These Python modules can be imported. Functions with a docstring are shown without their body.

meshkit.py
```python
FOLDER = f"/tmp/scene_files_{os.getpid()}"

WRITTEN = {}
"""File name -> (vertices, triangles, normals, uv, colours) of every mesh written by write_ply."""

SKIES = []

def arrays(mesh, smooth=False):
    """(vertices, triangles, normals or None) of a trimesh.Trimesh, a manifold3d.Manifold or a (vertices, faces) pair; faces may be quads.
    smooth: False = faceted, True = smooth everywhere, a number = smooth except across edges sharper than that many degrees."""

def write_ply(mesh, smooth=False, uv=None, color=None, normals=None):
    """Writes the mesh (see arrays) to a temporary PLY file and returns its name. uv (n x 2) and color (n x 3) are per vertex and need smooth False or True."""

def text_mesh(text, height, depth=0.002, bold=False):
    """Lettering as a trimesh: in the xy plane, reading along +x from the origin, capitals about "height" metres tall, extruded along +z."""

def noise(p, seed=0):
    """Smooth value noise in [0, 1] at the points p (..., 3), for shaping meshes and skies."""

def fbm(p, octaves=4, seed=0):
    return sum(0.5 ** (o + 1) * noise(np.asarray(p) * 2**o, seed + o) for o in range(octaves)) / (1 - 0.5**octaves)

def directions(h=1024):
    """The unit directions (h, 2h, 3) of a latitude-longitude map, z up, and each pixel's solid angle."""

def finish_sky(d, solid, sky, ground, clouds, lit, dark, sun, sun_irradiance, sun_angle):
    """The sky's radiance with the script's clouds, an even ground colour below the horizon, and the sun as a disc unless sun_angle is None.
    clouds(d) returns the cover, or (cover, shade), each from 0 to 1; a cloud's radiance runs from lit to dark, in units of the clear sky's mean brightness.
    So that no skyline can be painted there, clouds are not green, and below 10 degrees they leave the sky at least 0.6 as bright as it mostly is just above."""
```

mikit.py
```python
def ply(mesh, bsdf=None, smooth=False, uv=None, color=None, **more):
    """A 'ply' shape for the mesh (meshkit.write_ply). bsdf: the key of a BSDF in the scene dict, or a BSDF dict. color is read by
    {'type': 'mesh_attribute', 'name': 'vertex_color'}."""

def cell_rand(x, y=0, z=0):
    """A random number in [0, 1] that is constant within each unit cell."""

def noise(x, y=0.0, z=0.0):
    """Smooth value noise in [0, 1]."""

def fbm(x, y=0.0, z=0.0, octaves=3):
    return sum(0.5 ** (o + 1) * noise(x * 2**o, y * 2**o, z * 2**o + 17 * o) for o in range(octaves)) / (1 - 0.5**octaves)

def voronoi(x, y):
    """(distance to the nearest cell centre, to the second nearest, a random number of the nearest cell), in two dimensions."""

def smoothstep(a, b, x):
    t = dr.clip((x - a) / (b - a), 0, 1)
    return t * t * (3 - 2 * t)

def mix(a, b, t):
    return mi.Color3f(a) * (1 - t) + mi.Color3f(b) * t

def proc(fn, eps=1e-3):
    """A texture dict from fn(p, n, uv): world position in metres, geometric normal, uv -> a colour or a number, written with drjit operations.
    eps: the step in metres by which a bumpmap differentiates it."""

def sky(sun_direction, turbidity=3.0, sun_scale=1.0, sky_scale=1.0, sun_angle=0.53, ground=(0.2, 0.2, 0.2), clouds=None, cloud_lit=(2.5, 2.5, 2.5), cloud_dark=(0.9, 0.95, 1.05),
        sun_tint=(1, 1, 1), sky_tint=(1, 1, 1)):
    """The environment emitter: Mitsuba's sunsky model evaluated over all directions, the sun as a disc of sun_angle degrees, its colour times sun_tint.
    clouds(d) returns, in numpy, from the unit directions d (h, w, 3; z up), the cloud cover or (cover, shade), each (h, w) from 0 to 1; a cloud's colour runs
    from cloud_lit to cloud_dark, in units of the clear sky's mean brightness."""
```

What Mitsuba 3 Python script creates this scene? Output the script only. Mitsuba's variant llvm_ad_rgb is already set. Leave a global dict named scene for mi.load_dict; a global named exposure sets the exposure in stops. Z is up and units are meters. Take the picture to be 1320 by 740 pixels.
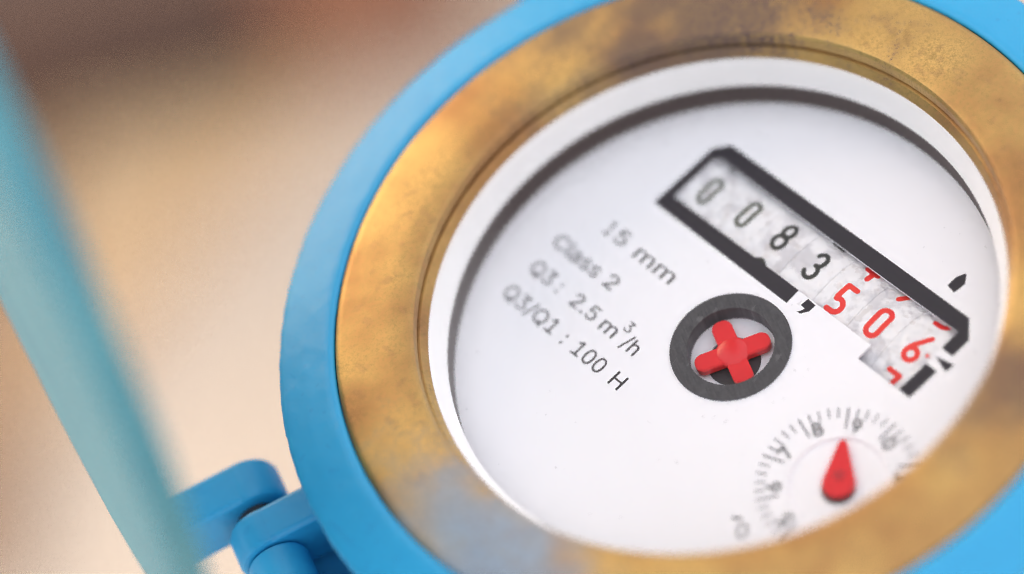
import math, numpy as np, trimesh, mitsuba as mi, mikit, meshkit
import drjit as dr
from shapely import affinity
from shapely.geometry import Polygon, Point, LineString, box
from shapely.ops import unary_union
from mikit import noise, fbm, voronoi, smoothstep, mix, proc

T = mi.ScalarTransform4f
scene, labels = {}, {}
MM = 0.001

# ------------------------------------------------------------------ camera, light, exposure
CAM = np.array([185.702, -94.320, 312.887])
VIEW = np.array([-0.54774, 0.21204, -0.80934])
UP = np.array([-0.52653, 0.66441, 0.53041])
scene['camera'] = {
    'type': 'thinlens', 'fov': math.degrees(2 * math.atan(660 / 4000.0)), 'fov_axis': 'x',
    'aperture_radius': 0.0120, 'focus_distance': 0.3735, 'near_clip': 0.02, 'far_clip': 30.0,
    'to_world': T().look_at(origin=(CAM * MM).tolist(), target=((CAM + VIEW * 100) * MM).tolist(), up=UP.tolist()),
}
SUN = np.array([-0.90, 0.10, 0.36])
scene['sky'] = mikit.sky(SUN.tolist(), turbidity=3, sun_scale=0.20, sky_scale=1.0, sun_angle=40,
                         clouds=lambda d: 1.0, cloud_lit=(2.35, 2.35, 2.45), sun_tint=(1.0, 0.93, 0.85))
exposure = 3.05

# ------------------------------------------------------------------ materials
def mat(name, d):
    scene[name] = {'type': 'twosided', 'bsdf': d} if d['type'] not in ('thindielectric',) else d
    return name

def rgb(*c): return {'type': 'rgb', 'value': list(c)}

def paint_color(p, n, uv):
    q = p * 1000
    f = fbm(q.x * .12, q.y * .12, q.z * .12, 3)
    s = smoothstep(.80, .88, noise(q.x * 1.1, q.y * 1.1, q.z * 1.1 + 4))
    c = mix((.015, .275, .53), (.024, .335, .61), f)
    return mix(c, (.02, .24, .50), s * .4)
def paint_bump(p, n, uv):
    q = p * 1000
    return fbm(q.x * .7, q.y * .7, q.z * .7, 3) * 1.0 + noise(q.x * 3, q.y * 3, q.z * 3) * .18
mat('blue_paint', {'type': 'bumpmap', 'arbitrary': proc(paint_bump, eps=1.5e-4), 'scale': .00005,
    'bsdf': {'type': 'principled', 'base_color': proc(paint_color), 'roughness': .46, 'specular': .45, 'clearcoat': .15, 'clearcoat_gloss': .75}})

def lid_color(p, n, uv):
    q = p * 1000
    return mix((.045, .21, .28), (.085, .29, .34), fbm(q.x * .1, q.y * .1, q.z * .1, 3))
mat('lid_paint', {'type': 'bumpmap', 'arbitrary': proc(paint_bump, eps=1.5e-4), 'scale': .00010,
    'bsdf': {'type': 'principled', 'base_color': proc(lid_color), 'roughness': .45, 'specular': .4}})

def brass_parts(q):
    # tarnish as the ring carries it: a brown patina along one arc, a spot on the opposite side; besides it, a blue-grey patch with ragged edges
    g = noise(q.x * 3.6, q.y * 3.6, q.z * 2) * .5 + noise(q.x * 7.5, q.y * 7.5, 3.0) * .5
    w = fbm(q.x * .22 + 5, q.y * .22, 2.0, 4) - .5
    a = dr.atan2(q.y, q.x) * 57.29578
    e = (g - .5)
    arc_ = smoothstep(102, 124, a + w * 34 + e * 26) * (1 - smoothstep(142, 184, a + w * 40 + e * 26))
    spot = .8 - .8 * smoothstep(1.5, 9.5, dr.hypot(q.x - 36.5, (q.y - 11) * .8) + w * 9 + e * 6)
    blue_patch = 1 - smoothstep(2.0, 16.0, dr.hypot((q.x - 5) * .72, (q.y + 42.0) * 1.1) + w * 9 + e * 8)
    return g, w, dr.clip(arc_ + spot, 0, 1), blue_patch
def brass_color(p, n, uv):
    q = p * 1000
    g, w, dark, blue_patch = brass_parts(q)
    m = smoothstep(.34, .70, fbm(q.x * .10 + 3, q.y * .10, q.z * .1, 5) + (g - .5) * .25)
    c = mix((.54, .345, .125), (.37, .195, .08), m)
    v = smoothstep(.60, .78, fbm(q.x * .8, q.y * .8, q.z + 2, 3))
    c = mix(c, (.30, .17, .09), v * .3)
    c = mix(c, (.075, .043, .040), dark * (.55 + .6 * g))
    c = mix(c, (.18, .31, .45), blue_patch * (.50 + .5 * g))
    return c * (.68 + .64 * g)
def brass_metal(p, n, uv):
    g, w, dark, blue_patch = brass_parts(p * 1000)
    return .90 - .78 * dark - .70 * blue_patch
def brass_rough(p, n, uv):
    q = p * 1000
    g, w, dark, blue_patch = brass_parts(q)
    return .42 + .08 * dark + .10 * g + .10 * w
def brass_bump(p, n, uv):
    q = p * 1000
    r = dr.hypot(q.x, q.y)
    return fbm(q.x * 1.6, q.y * 1.6, q.z * 1.6, 3) + .25 * noise(r * 9, 0.0, 0.0)
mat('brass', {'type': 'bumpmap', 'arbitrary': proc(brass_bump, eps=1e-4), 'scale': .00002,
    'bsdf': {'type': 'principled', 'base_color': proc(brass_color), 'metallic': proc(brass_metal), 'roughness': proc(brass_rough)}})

mat('white_plastic', {'type': 'principled', 'base_color': rgb(.84, .83, .83), 'roughness': .35, 'specular': .45})
def dial_color(p, n, uv):
    q = p * 1000
    s = smoothstep(.90, .93, noise(q.x * 1.9, q.y * 1.9, 7.0)) * smoothstep(.72, .8, noise(q.x * .35, q.y * .35, 2.0))
    return mix((.84, .84, .885), (.70, .70, .74), s)
mat('dial_white', {'type': 'principled', 'base_color': proc(dial_color), 'roughness': .45, 'specular': .4})
mat('black_ink', {'type': 'principled', 'base_color': rgb(.016, .016, .025), 'roughness': .5, 'specular': .4})
mat('grey_ink', {'type': 'principled', 'base_color': rgb(.020, .022, .026), 'roughness': .5})
mat('tick_ink', {'type': 'principled', 'base_color': rgb(.045, .045, .070), 'roughness': .5})
mat('black_rubber', {'type': 'principled', 'base_color': rgb(.040, .026, .023), 'roughness': .5})
def ring_color(p, n, uv):
    q = p * 1000
    st = noise((q.x * .45 + q.y) * 5.5, (q.y * .45 - q.x) * .8, 1.0) * .6 + noise(q.x * 4, q.y * 4, 5.0) * .4
    scr = smoothstep(.86, .93, noise((q.x + q.y * .2) * 2.2, (q.y - q.x * .2) * .5, 8.0))
    return mix(mix((.032, .034, .041), (.070, .073, .082), st), (.15, .15, .16), scr * .4)
mat('grey_plastic', {'type': 'principled', 'base_color': proc(ring_color), 'roughness': .48, 'specular': .4})
mat('red_plastic', {'type': 'principled', 'base_color': rgb(.66, .022, .028), 'roughness': .26, 'specular': .5})
mat('dark_red', {'type': 'principled', 'base_color': rgb(.42, .010, .018), 'roughness': .4})
def red_print(p, n, uv):
    q = p * 1000
    return mix((.70, .014, .020), (.76, .05, .03), fbm(q.x * .8, q.y * .8, q.z, 2))
mat('red_ink', {'type': 'principled', 'base_color': proc(red_print), 'roughness': .5})
mat('digit_ink', {'type': 'principled', 'base_color': rgb(.020, .026, .026), 'roughness': .5})
mat('worn_ink', {'type': 'principled', 'base_color': rgb(.055, .068, .050), 'roughness': .5})
mat('faded_ink', {'type': 'principled', 'base_color': rgb(.085, .098, .075), 'roughness': .5})
def wheel_color(p, n, uv):
    q = p * 1000
    a = fbm(q.x * .55, q.y * .55, q.z * .4 + 3, 4)
    b = smoothstep(.48, .66, a)
    e = smoothstep(.62, .72, fbm(q.x * .9 + 20, q.y * .9, 5.0, 3))
    c = mix((.80, .80, .83), (.50, .49, .53), b * .65)
    return mix(c, (.48, .42, .40), e * .35)
def wheel_bump(p, n, uv):
    q = p * 1000
    d1, d2, r = voronoi(q.x * .55 + noise(q.x, q.y, 1.0), q.y * .55 + noise(q.x, q.y, 6.0))
    return smoothstep(0.0, .35, d2 - d1) + fbm(q.x * .8, q.y * .8, 2.0, 3)
mat('drum_white', {'type': 'bumpmap', 'arbitrary': proc(wheel_bump, eps=1e-4), 'scale': .00012,
    'bsdf': {'type': 'principled', 'base_color': proc(wheel_color), 'roughness': .38, 'specular': .5}})
mat('glass', {'type': 'thindielectric', 'int_ior': 1.5, 'ext_ior': 1.0})
mat('dark_hub', {'type': 'principled', 'base_color': rgb(.03, .03, .035), 'roughness': .5})

def floor_color(p, n, uv):
    a = fbm(p.x * 6, p.y * 6, 1.0, 3)
    return mix((.58, .465, .36), (.66, .555, .45), a)
mat('pale_floor', {'type': 'principled', 'base_color': proc(floor_color), 'roughness': .7})
def wood_color(base, dark):
    def fn(p, n, uv):
        w = fbm(p.x * 3 + p.z, p.y * 3, 1.0, 2) * 2.5
        g = fbm((p.x * .62 - p.y * .78) * 55 + w, (p.x * .78 + p.y * .62) * 4, p.z * 9, 4)
        return mix(base, dark, smoothstep(.35, .7, g))
    return fn
mat('tan_wood', {'type': 'principled', 'base_color': proc(wood_color((.64, .44, .25), (.57, .37, .20))), 'roughness': .6})
mat('brown_wood', {'type': 'principled', 'base_color': proc(wood_color((.30, .18, .105), (.26, .145, .08))), 'roughness': .6})
def clay(p, n, uv):
    return mix((.30, .13, .07), (.24, .10, .06), fbm(p.x * 60, p.y * 60, p.z * 60, 3))
mat('red_clay', {'type': 'principled', 'base_color': proc(clay), 'roughness': .8})
mat('dark_wood', {'type': 'principled', 'base_color': proc(wood_color((.095, .050, .036), (.055, .031, .027))), 'roughness': .75})

# ------------------------------------------------------------------ helpers (all shapes in millimetres, dial plane = z 0)
def numbered(key):
    if key not in scene: return key
    k = 1
    while f'{key}_{k:03d}' in scene: k += 1
    return f'{key}_{k:03d}'

def put(key, mesh, m, smooth=False, label=None):
    key = numbered(key)
    if isinstance(mesh, trimesh.Trimesh):
        mesh = mesh.copy(); mesh.apply_scale(MM)
    scene[key] = mikit.ply(mesh, m, smooth=smooth)
    if label: labels[key] = {'label': label}
    return key

def lathe(profile, n=256, wobble=0.0, freq=.3, seed=0):
    """Closed profile of (r, z) turned about z."""
    pr = np.array(profile, float)
    a = np.linspace(0, 2 * np.pi, n, endpoint=False)
    k = len(pr)
    v = np.stack([np.outer(np.cos(a), pr[:, 0]), np.outer(np.sin(a), pr[:, 0]), np.tile(pr[:, 1], (n, 1))], -1).reshape(-1, 3)
    i, j = np.meshgrid(np.arange(n), np.arange(k), indexing='ij')
    q = np.stack([i * k + j, ((i + 1) % n) * k + j, ((i + 1) % n) * k + (j + 1) % k, i * k + (j + 1) % k], -1).reshape(-1, 4)
    f = np.vstack([q[:, [0, 1, 2]], q[:, [0, 2, 3]]])
    m = trimesh.Trimesh(v, f, process=False)
    if m.volume < 0: m.invert()
    if wobble:
        nrm = m.vertex_normals
        m.vertices = m.vertices + nrm * ((meshkit.fbm(m.vertices * freq, 3, seed) - .5) * 2 * wobble)[:, None]
    return m

def resample(pts, step):
    out = []
    for p, q in zip(pts[:-1], pts[1:]):
        p, q = np.array(p, float), np.array(q, float)
        k = max(1, int(np.ceil(np.linalg.norm(q - p) / step)))
        out += [p + (q - p) * t / k for t in range(k)]
    return out + [np.array(pts[-1], float)]

def ext(poly, z0, z1):
    gs = [g for g in getattr(poly, 'geoms', [poly]) if g.area > 1e-6]
    ms = [trimesh.creation.extrude_polygon(g, z1 - z0, engine='earcut') for g in gs]
    m = trimesh.util.concatenate(ms); m.apply_translation([0, 0, z0]); return m

def bevel_ext(poly, z0, z1, b):
    """Extrusion with a bevelled top edge, from two layers."""
    import manifold3d as m3
    def man(g, h):
        rings = [np.array(g.exterior.coords)[:-1]] + [np.array(i.coords)[:-1] for i in g.interiors]
        return m3.CrossSection(rings, m3.FillRule.EvenOdd).extrude(h)
    parts = []
    steps = 4
    for i in range(steps + 1):
        t = i / steps * math.pi / 2
        inset, zt = b * (1 - math.cos(t)), z1 - b + b * math.sin(t)
        g = poly.buffer(-inset, join_style=1)
        for gg in getattr(g, 'geoms', [g]):
            parts.append(man(gg, zt - z0))
    m = m3.Manifold.batch_boolean(parts, m3.OpType.Add).to_mesh()
    m = trimesh.Trimesh(m.vert_properties[:, :3], m.tri_verts)
    m.apply_translation([0, 0, z0]); return m

def cyl(r, h, axis_from, axis_to, n=48, bev=.8):
    """Bevelled cylinder between two points."""
    p, q = np.array(axis_from, float), np.array(axis_to, float)
    L = np.linalg.norm(q - p)
    m = lathe([(0.01, 0), (r - bev, 0), (r - bev * .3, bev * .3), (r, bev), (r, L - bev), (r - bev * .3, L - bev * .3), (r - bev, L), (0.01, L)], n)
    m.apply_transform(trimesh.geometry.align_vectors([0, 0, 1], (q - p) / L)); m.apply_translation(p); return m

W = 'water_meter'
labels[W] = {'label': 'blue painted water meter with brass ring, white counter dial and open lid', 'category': 'water meter'}

# ------------------------------------------------------------------ housing, brass ring, inner ring
body = [(.01, -4), (43.5, -4), (44, -8), (43, -30), (38, -42), (27, -52), (20, -62), (20, -80), (.01, -80)]
put(W + '__body', lathe(resample(body, 4), 128, .25, .25, 3), 'blue_paint', True)
put(W + '__standpipe', lathe([(13, -899.9), (16, -899.9), (16, -79), (13, -79)], 64), 'blue_paint', 30)
blue = [(45.97, 4), (45.97, 10.9), (46.1, 11.25), (46.45, 11.45), (47.2, 11.4), (50, 10.65), (52.6, 9.8), (53.2, 9.55), (53.55, 9.25), (53.6, 8.7),
        (53.0, 6.0), (51.6, -2.5), (51.0, -3.6), (50.2, -4.0), (44, -4.2), (43, 4)]
ring = lathe(resample(blue, .45), 560, .06, .45, 5)
vr = np.hypot(ring.vertices[:, 0], ring.vertices[:, 1])
rough_edge = np.clip((vr - 52.9) / .6, 0, 1) * np.clip((ring.vertices[:, 2] - 2) / 4, 0, 1)          # the cast outer edge is rough and nicked
nick = (meshkit.fbm(ring.vertices * .9, 3, 8) - .5) * .42 - .7 * np.clip(meshkit.noise(ring.vertices * .42, 21) - .80, 0, 1) / .2
ring.vertices[:, :2] *= (1 + rough_edge * nick / vr)[:, None]
put(W + '__housing_ring', ring, 'blue_paint', True)

dome = [(35.95, 11.45), (36.25, 11.78), (36.5, 11.84), (37.2, 11.92), (38.5, 12.0)]
dome += [(r, 12.0 - .02 * (r - 38.5) - .0075 * (r - 38.5) ** 2) for r in np.linspace(39.2, 45.2, 18)]
brass = [(38, 5), (36.2, 5), (35.0, 8.15), (35.0, 8.4), (35.1, 8.6), (35.5, 9.45), (35.62, 9.6), (36.25, 9.65), (36.3, 9.95), (35.88, 10.05), (35.86, 10.3), (35.9, 11.25)] + dome + \
        [(45.5, 11.4), (45.75, 11.2), (45.9, 10.9), (45.95, 10.5), (45.95, 5)]
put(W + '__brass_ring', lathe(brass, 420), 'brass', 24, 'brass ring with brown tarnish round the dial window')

white = [(36, 8.1), (34.95, 8.1), (34.7, 7.5), (34.35, 6.6), (34.0, 5.7), (33.78, 5.0), (33.66, 4.7), (33.64, 4.4), (33.7, 4.1), (33.85, 3.82), (36, 3.82)]
put(W + '__inner_ring', lathe(resample(white, .5), 320), 'white_plastic', 40, 'white ring lining the wall between brass and dial')
put(W + '__gasket', lathe([(33.95, -.6), (33.95, 3.8), (35.8, 3.8), (35.8, -.6)], 320), 'black_rubber', 30)
put(W + '__window_glass', trimesh.Trimesh(np.vstack([[[0, 0, 8.25]], np.c_[34.98 * np.cos(np.arange(256) / 128 * np.pi), 34.98 * np.sin(np.arange(256) / 128 * np.pi), np.full(256, 8.25)]]),
    [[0, 1 + i, 1 + (i + 1) % 256] for i in range(256)], process=False), 'glass')

# latch lug on the far side of the ring
ang = math.radians(147)
lug = affinity.translate(affinity.rotate(box(-12, -15.5, 12, 15.5).buffer(-2).buffer(2), 147, origin=(0, 0)), 60 * math.cos(ang), 60 * math.sin(ang))
lug = lug.difference(Point(0, 0).buffer(52.6, 64))
put(W + '__latch_lug', bevel_ext(lug, -3.5, 6.5, 1.2), 'blue_paint', 35)

# ------------------------------------------------------------------ dial
window = Polygon([(-19.4, 9.85), (15.15, 9.85), (15.15, 7.5), (22.0, 7.5), (22.0, 17.6), (-18.6, 17.6), (-19.4, 16.8)])
SC, SR = (2.05, -1.06), (7.5, 5.38)
GC = (25.0, -5.9)
disc = Point(0, 0).buffer(33.93, 96)
plate = disc.difference(window).difference(Point(SC).buffer(SR[1] + .05, 48)).difference(Point(GC).buffer(5.9, 48))
put(W + '__dial', ext(plate, -.3, 0), 'dial_white', 30, 'white dial plate printed with black lettering')
D = W + '__dial'
INK = .07
frame = Polygon([(-20.75, 7.7), (-20.7, 18.0), (-19.1, 19.85), (21.7, 19.85), (23.78, 17.6), (23.78, 14.78), (22.03, 14.8), (22.0, 17.6), (-18.6, 17.6),
                 (-19.4, 16.8), (-19.4, 9.85), (2.85, 9.85), (2.95, 7.66)])
put(D + '__counter_frame', ext(frame, -.02, INK), 'black_ink', False, 'thick black line framing the counter window')
put(D + '__counter_frame', ext(Polygon([(22.03, 12.15), (23.78, 12.12), (23.73, 7.47), (22.0, 7.5)]), -.02, INK), 'black_ink', False, 'short black bar at the lower right of the counter window')
comma = unary_union([Polygon([(4.55, 8.55), (5.95, 8.4), (6.0, 9.6), (4.65, 9.7)]), Polygon([(5.95, 8.5), (5.35, 8.5), (5.0, 7.75), (4.75, 7.6), (5.3, 7.6)])])
put(D + '__comma', ext(comma, -.02, INK), 'black_ink')
put(D + '__pointer_mark', ext(Polygon([(22.2, 13.5), (24.75, 14.05), (24.6, 12.7)]), -.02, INK), 'black_ink')
put(D + '__unit_mark', ext(Polygon([(16.55, 21.6), (17.85, 21.35), (18.05, 23.0), (17.3, 24.1), (17.05, 24.1), (16.55, 23.1)]), -.02, INK), 'black_ink')

def word(s, x0, x1, y, cap):
    m = meshkit.text_mesh(s, cap, .09)
    b = m.bounds
    m.apply_translation([-b[0][0], 0, 0]); m.apply_scale([(x1 - x0) / (b[1][0] - b[0][0]), 1, 1]); m.apply_translation([x0, y, -.02])
    return m
LINES = [('print reading 15 mm', 2.15, [('1', -22.75, -21.85, .42), ('5', -20.95, -19.2, .42), ('mm', -17.2, -10.5, .30)]),
         ('print reading Class 2', 2.05, [('Class', -26.75, -18.6, -4.9), ('2', -17.2, -15.6, -4.9)]),
         ('print reading Q3 : 2.5 m³/h', 2.05, [('Q3', -26.2, -22.4, -9.45), (':', -21.2, -20.85, -9.45), ('2.5', -18.5, -14.2, -9.5), ('m', -13.0, -10.5, -9.6), ('/h', -9.0, -6.55, -9.65)]),
         ('print reading Q3/Q1 : 100 H', 2.1, [('Q3/Q1', -26.25, -16.9, -14.05), (':', -15.25, -14.9, -14.1), ('100', -13.2, -8.1, -14.15), ('H', -6.3, -4.55, -14.2)])]
for lab, cap, ws in LINES:
    ms = [word(s, a, b, y, cap) for s, a, b, y in ws]
    if 'm³' in lab: ms.append(word('3', -10.35, -9.3, -7.75, 1.5))
    put(D + '__lettering', trimesh.util.concatenate(ms), 'grey_ink' if '15' in lab else 'black_ink', False, lab)

# star-wheel window
put(D + '__star_ring', bevel_ext(Point(SC).buffer(SR[0], 64).difference(Point(SC).buffer(SR[1], 64)), 0.0, .32, .08), 'grey_plastic', 30, 'dark grey ring round the red star wheel')
well = lathe([(SR[1] + .35, -.05), (SR[1], -.05), (SR[1], -2.2), (.01, -2.2), (.01, -2.6), (SR[1] + .35, -2.6)], 96); well.apply_translation([SC[0], SC[1], 0])
tube = lathe([(SR[1] - .02, -2.1), (SR[1] - .02, .05), (SR[1] + .04, .05), (SR[1] + .04, -2.1)], 96); tube.apply_translation([SC[0], SC[1], 0])
put(W + '__star_well', well, 'dial_white', 30)
put(W + '__star_well__lining', tube, 'grey_plastic', 30)
put(W + '__star_well__hub_disc', ext(Point(SC[0] + .55, SC[1] - .55).buffer(3.3, 32), -2.19, -1.95), 'dark_hub')
cross = unary_union([affinity.rotate(box(-4.8, -1.28, 4.8, 1.28).buffer(-1.1).buffer(1.1), a, origin=(0, 0)) for a in (63, 156)]).buffer(.3).buffer(-.6).buffer(.3)
cross = affinity.translate(cross, SC[0] + .2, SC[1] - .12)
star = bevel_ext(cross, -1.6, -.55, .3)
hub = trimesh.creation.icosphere(3, 1.0); hub.apply_scale([2.1, 2.1, .5]); hub.apply_translation([SC[0] + .2, SC[1] - .12, -.78])
put(W + '__star_wheel', trimesh.util.concatenate([star, hub]), 'red_plastic', 40, 'red four-armed star wheel')

# small pointer gauge
gw = lathe([(6.2, -.05), (5.88, -.05), (5.7, -.35), (.01, -.35), (.01, -1.4), (6.2, -1.4)], 96); gw.apply_translation([GC[0], GC[1], 0])
put(W + '__gauge_well', gw, 'dial_white', 30)
A0 = 126.7
for i in range(50):
    a = math.radians(A0 - 7.2 * i)
    big = i % 5 == 0
    ri, w = (7.0, .115) if big else (8.5, .09)
    ln = LineString([(GC[0] + ri * math.cos(a), GC[1] + ri * math.sin(a)), (GC[0] + 9.85 * math.cos(a), GC[1] + 9.85 * math.sin(a))]).buffer(w, cap_style=2)
    ln = ln.intersection(Point(0, 0).buffer(33.7, 64))
    if ln.area > .05: put(D + '__tick', ext(ln, -.02, INK), 'tick_ink')
for k in range(10):
    a = math.radians(A0 - 36 * k - 9.5)
    if math.hypot(GC[0] + 8.6 * math.cos(a), GC[1] + 8.6 * math.sin(a)) > 32.9: continue
    m = meshkit.text_mesh(str((9 + k) % 10), 1.75, .09, bold=True)
    c = m.bounds.mean(0); m.apply_translation([-c[0], -c[1], -.02])
    m.apply_transform(trimesh.transformations.rotation_matrix(a - math.pi / 2, [0, 0, 1]))
    m.apply_translation([GC[0] + 7.55 * math.cos(a), GC[1] + 7.55 * math.sin(a), 0])
    put(D + '__numeral', m, 'black_ink')
z = unary_union([affinity.rotate(Point(0, 0).buffer(1, 24), 0)])
zero = affinity.scale(Point(0, 0).buffer(1, 24), .72, 1.0).difference(affinity.scale(Point(0, 0).buffer(1, 24), .5, .78))
zero = affinity.translate(affinity.rotate(zero, 30, origin=(0, 0)), 20.95, -17.75)
put(D + '__numeral', ext(zero, -.02, INK), 'black_ink')
put(D + '__dash', ext(affinity.rotate(box(18.7, -17.1, 19.9, -16.75), 35), -.02, INK), 'black_ink')
HUB, TIP = np.array([25.35, -6.05]), np.array([21.95, -1.85])
u = (TIP - HUB) / np.linalg.norm(TIP - HUB); v = np.array([-u[1], u[0]])
tear = unary_union([Point(*HUB).buffer(1.85, 32), Polygon([HUB + v * 1.83 + u * .3, TIP + v * .36, TIP + u * .15, TIP - v * .36, HUB - v * 1.83 + u * .3])]).buffer(.1)
put(W + '__pointer', bevel_ext(tear, -.1, .55, .2), 'red_plastic', 35, 'red teardrop pointer of the small gauge')
pin = lathe([(.01, -.34), (2.05, -.34), (2.05, -.12), (.01, -.12)], 48); pin.apply_translation([HUB[0] + .25, HUB[1] - .4, 0])
put(W + '__pointer__boss', pin, 'dark_hub', 30)
cap = lathe([(.01, .5), (.75, .5), (.7, .62), (.01, .66)], 32); cap.apply_translation([HUB[0] + u[0] * .9, HUB[1] + u[1] * .9, 0])
put(W + '__pointer__cap', cap, 'dark_red', 30)

# ------------------------------------------------------------------ counter drums
RW, WY, WZ = 13.0, 13.5, -13.42
def arc(cx, cy, rx, ry, a0, a1, n=28):
    return [(cx + rx * math.cos(math.radians(t)), cy + ry * math.sin(math.radians(t))) for t in np.linspace(a0, a1, n)]
def strokes(d, h, w):
    """Centre lines of a digit h tall and w wide (stroke centres), origin at its middle."""
    H, X = h / 2, w / 2
    if d == 0: return [[(-X, -H + X)] + arc(0, -H + X, X, X, 180, 360) + arc(0, H - X, X, X, 0, 180) + [(-X, -H + X)]]
    if d == 1: return [[(-X * .4, H * .6), (X * .3, H), (X * .3, -H)]]
    if d == 2: return [arc(0, H - X, X, X, 165, -35) + [(-X, -H), (X, -H)]]
    if d == 3: return [arc(-.02, H * .49, X * .88, H * .51, 160, -90) , arc(0, -H * .49, X, H * .51, 90, -160)]
    if d == 4: return [[(X * .25, H), (-X, -H * .35), (X, -H * .35)], [(X * .35, H * .15), (X * .35, -H)]]
    if d == 5: return [[(X * .9, H), (-X * .75, H), (-X * .85, .08)] + arc(-X * .1, -H + X * 1.12, X * 1.1, X * 1.12, 125, -90) + [(-X, -H)]]
    if d == 6: return [arc(0, -H + X * 1.02, X, X * 1.02, 0, 360, 40), [(X * .75, H), (0, H * .45), (-X * .8, -H * .15), (-X, -H + X)]]
    if d == 7: return [[(-X, H), (X, H), (-X * .25, -H)]]
    if d == 8: return [arc(0, H * .48, X * .84, H * .52, 0, 360, 40), arc(0, -H * .46, X, H * .54, 0, 360, 40)]
    if d == 9: return [arc(0, H - X * 1.02, X, X * 1.02, 0, 360, 40), [(-X * .75, -H), (0, -H * .45), (X * .8, H * .15), (X, H - X)]]
def digit_mesh(d, cx, ang, st, h, w):
    poly = unary_union([LineString(s).buffer(st / 2, 8) for s in strokes(d, h - st, w - st)]).simplify(.015)
    m = ext(poly, 0, .10)
    vv, ff = trimesh.remesh.subdivide_to_size(m.vertices, m.faces, .5, max_iter=12)
    th = ang + vv[:, 1] / RW
    return trimesh.Trimesh(np.c_[cx + vv[:, 0], WY + (RW - .04 + vv[:, 2]) * np.sin(th), WZ + (RW - .04 + vv[:, 2]) * np.cos(th)], ff)
DIGITS = [(0, -16.6, 13.45, 'faded'), (0, -10.25, 14.0, 'half'), (8, -4.3, 14.42, 'black'), (3, 1.78, 13.85, 'black'), (5, 7.6, 12.42, 'red'), (0, 13.45, 12.82, 'red'), (6, 19.4, 13.2, 'red')]
CUT = [-19.9, -13.4, -7.3, -1.25, 4.7, 10.55, 16.4, 22.6]
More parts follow.
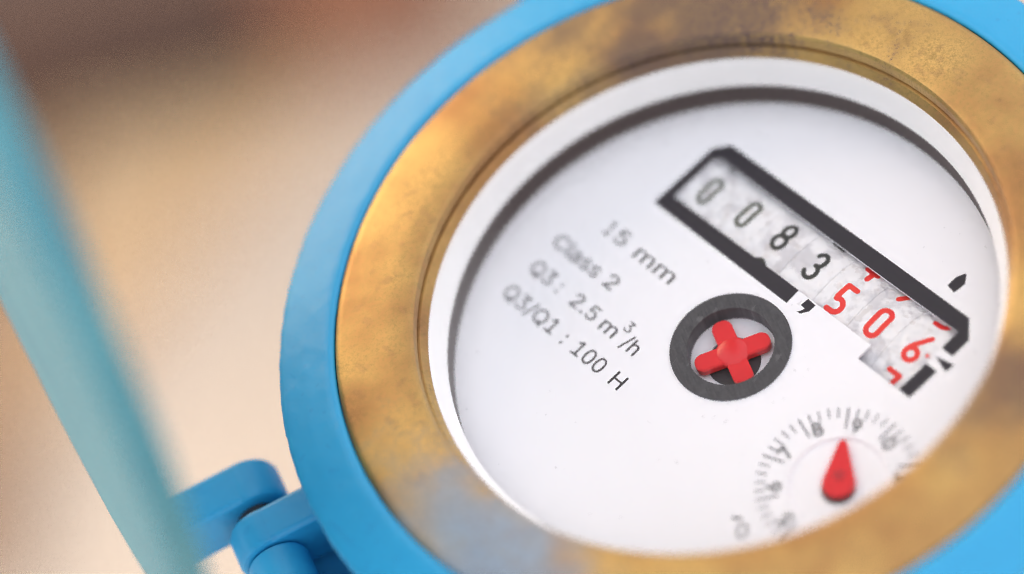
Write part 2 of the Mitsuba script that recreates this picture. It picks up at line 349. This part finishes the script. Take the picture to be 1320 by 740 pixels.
for i, (d, cx, cy, kind) in enumerate(DIGITS):
    c0, c1 = CUT[i] + .012, CUT[i + 1] - .012
    ed = [(RW - 1.2, c0), (RW - .03, c0), (RW, c0 + .03), (RW, c1 - .03), (RW - .03, c1), (RW - 1.2, c1)]
    drum = lathe(ed, 200)
    drum.apply_transform(trimesh.transformations.rotation_matrix(math.pi / 2, [0, 1, 0])); drum.apply_translation([0, WY, WZ])
    dk = put(W + '__counter_drum', drum, 'drum_white', 30)
    base = math.asin((cy - WY) / RW)
    red = kind == 'red'
    for step in (-1, 0, 1):          # the digit shown and its neighbours on the drum (the next one below, the one before above)
        dd = (d - step) % 10
        st, h, w = (.70, 4.6, 2.35) if red else (.58, 4.4, 2.2)
        if d == 0 and not red: w = 1.95
        put(dk + '__digit', digit_mesh(dd, cx, base + step * (6.0 if red else 6.0) / RW, st, h, w), 'red_ink' if red else {'faded': 'faded_ink', 'half': 'worn_ink'}.get(kind, 'digit_ink'))
put(W + '__counter_drum_006__dot', ext(Point(21.2, 13.1).buffer(.25, 16), -.46, -.36), 'red_ink')

# ------------------------------------------------------------------ hinge and lid
HA = np.array([.9457, -.3252, 0.]); HR = np.array([-.3252, -.9457, 0.]); HZ = np.array([0, 0, 1.])
def hp(a, r, z): return HA * a + HR * r + HZ * z
M_hinge = np.eye(4); M_hinge[:3, 0], M_hinge[:3, 1], M_hinge[:3, 2] = HA, -HR, HZ       # local x along the pin, y towards the dial, z up
def hinge_frame(m): m = m.copy(); m.apply_transform(M_hinge); return m
PR, PZ, KR = 61.0, -4.2, 4.5
# bracket cast on the housing: arm and barrel
def barrel(a0, a1, r=KR): return cyl(r, 0, hp(a0, PR, PZ), hp(a1, PR, PZ), 64, .9)
import manifold3d as m3
def man(m): return m3.Manifold(m3.Mesh(np.asarray(m.vertices, np.float32), np.asarray(m.faces, np.uint32)))
def arm_box(a0, a1, r0, r1, z0, z1, b=.9):
    c = []
    for a in (a0 + b, a1 - b):
        for r in (r0 + b, r1 - b):
            for z in (z0 + b, z1 - b):
                s = trimesh.creation.icosphere(2, b); s.apply_translation(hp(a, r, z)); c.append(s.vertices)
    return trimesh.convex.convex_hull(np.vstack(c))
for a0, a1 in ((-8.6, -3.2), (6.6, 12.0)):
    put(W + '__hinge_bracket', trimesh.util.concatenate([arm_box(a0, a1, 47.5, PR, -8.5, PZ + KR - .1), barrel(a0, a1)]), 'blue_paint', 35)
put(W + '__hinge_rib', arm_box(-8.8, 12.2, 40, PR + 2.5, -22, -9.3), 'blue_paint', 35)
put(W + '__hinge_pin', cyl(2.6, 0, hp(-15.5, PR, PZ), hp(19, PR, PZ), 32, .3), 'dark_hub', 35)
put(W + '__hinge_barrel', cyl(3.9, 0, hp(-3.0, PR, PZ), hp(6.4, PR, PZ), 48, .5), 'blue_paint', 35)

LID_A, LID_Z, LID_Y, LEAN, LID_YAW = -30.0, 56.0, 72.0, .162, -.252         # the lid leans a little towards the dial
LA = np.array([math.cos(LID_YAW), math.sin(LID_YAW), 0.]); LR = np.array([LA[1], -LA[0], 0.])
HN = -LR * math.cos(LEAN) - HZ * math.sin(LEAN); HV = HZ * math.cos(LEAN) - LR * math.sin(LEAN)
prof = [(.01, 0), (20, .1), (47.3, .2), (48.4, .5), (48.8, 1.0), (49.0, 2.3), (49.4, 2.7), (51.4, 2.7), (52, 2.1), (52, -.6), (51.2, -1.2), (48, -1.5), (20, -1.6), (.01, -1.6)]
lid = lathe(resample(prof, 1.5), 256, .10, .3, 11)
R = np.eye(4); R[:3, 0], R[:3, 1], R[:3, 2] = np.cross(HV, HN), HV, HN      # its hollow side looks towards the dial
lid.apply_transform(R); lid.apply_translation(LA * LID_A + LR * LID_Y - HN * 2.7 + HV * LID_Z)
put(W + '__lid', lid, 'lid_paint', True, 'blue lid standing upright, seen edge on')
for s in (-1, 1):
    a0, a1 = (-16.2, -10.2) if s < 0 else (13.6, 19.6)
    tab = arm_box(a0, a1, LID_Y - 4, LID_Y + 2.5, PZ - KR + 1, PZ + KR)
    bridge = arm_box(a0, a1, PR, LID_Y + 2.5, PZ - KR + 1, PZ + KR)
    put(W + '__lid__hinge_knuckle', trimesh.util.concatenate([barrel(a0, a1), tab, bridge]), 'blue_paint', 35)

# ------------------------------------------------------------------ what stands behind, far out of focus
GZ = -900                                          # the floor lies far below
FAR = (-GZ + CAM[2]) / (450 + CAM[2])
def far(x, y): return CAM[0] + (x - CAM[0]) * FAR, CAM[1] + (y - CAM[1]) * FAR
def slab(x0, y0, x1, y1, th, z0, z1, b=3):
    """Bevelled board whose front edge runs from (x0, y0) to (x1, y1), th deep to its left, from z0 to z1."""
    (x0, y0), (x1, y1), th = far(x0, y0), far(x1, y1), th * FAR
    d = np.array([x1 - x0, y1 - y0], float); n = np.array([-d[1], d[0]]) / np.linalg.norm(d) * th
    p = Polygon([(x0, y0), (x1, y1), (x1 + n[0], y1 + n[1]), (x0 + n[0], y0 + n[1])])
    return bevel_ext(p, z0, z1, b)
g = trimesh.creation.box([8000, 8000, 20]); g.apply_translation([-600, 0, GZ - 10])
put('ground', g, 'pale_floor')
labels['ground'] = {'label': 'pale beige floor far below the meter', 'kind': 'structure'}
brown = Polygon([far(*q) for q in ((-372, -68), (-520, 80), (-610, -10), (-462, -158))])
tan = Polygon([far(*q) for q in ((-405, -60), (-437, 139), (-445, 300), (-560, 300), (-560, -60))]).difference(brown.buffer(1.5, join_style=2))
put('wooden_board', bevel_ext(max(getattr(tan, 'geoms', [tan]), key=lambda g: g.area), GZ, GZ + 22, 3), 'tan_wood', 30)
labels['wooden_board'] = {'label': 'light tan wooden board lying on the pale floor behind the meter, blurred', 'category': 'board'}
put('wooden_board', bevel_ext(brown, GZ, GZ + 24, 3), 'brown_wood', 30)
labels['wooden_board_001'] = {'label': 'darker brown board showing on both sides of the open lid, blurred', 'category': 'board'}
put('timber_beam', slab(-530, -8, -437, 110, 150, GZ + 24, GZ + 24 + 41 * FAR), 'dark_wood', 30)
labels['timber_beam'] = {'label': 'dark brown timber beam at the top left corner, blurred', 'category': 'beam'}
put('red_brick', slab(-435, 113, -402, 160, 70, GZ + 22, GZ + 22 + 38 * FAR), 'red_clay', 30)
labels['red_brick'] = {'label': 'reddish brown brick beside the dark beam at the top edge, blurred', 'category': 'brick'}
put('added_dark_post', slab(-502, 158, -374, 361, 140, GZ + 22, 2000), 'dark_wood', 30)  # out of view, added to darken what the glass and brass mirror
labels['added_dark_post'] = {'label': 'unseen dark post added behind the meter to darken reflections in its glass and brass', 'category': 'post'}
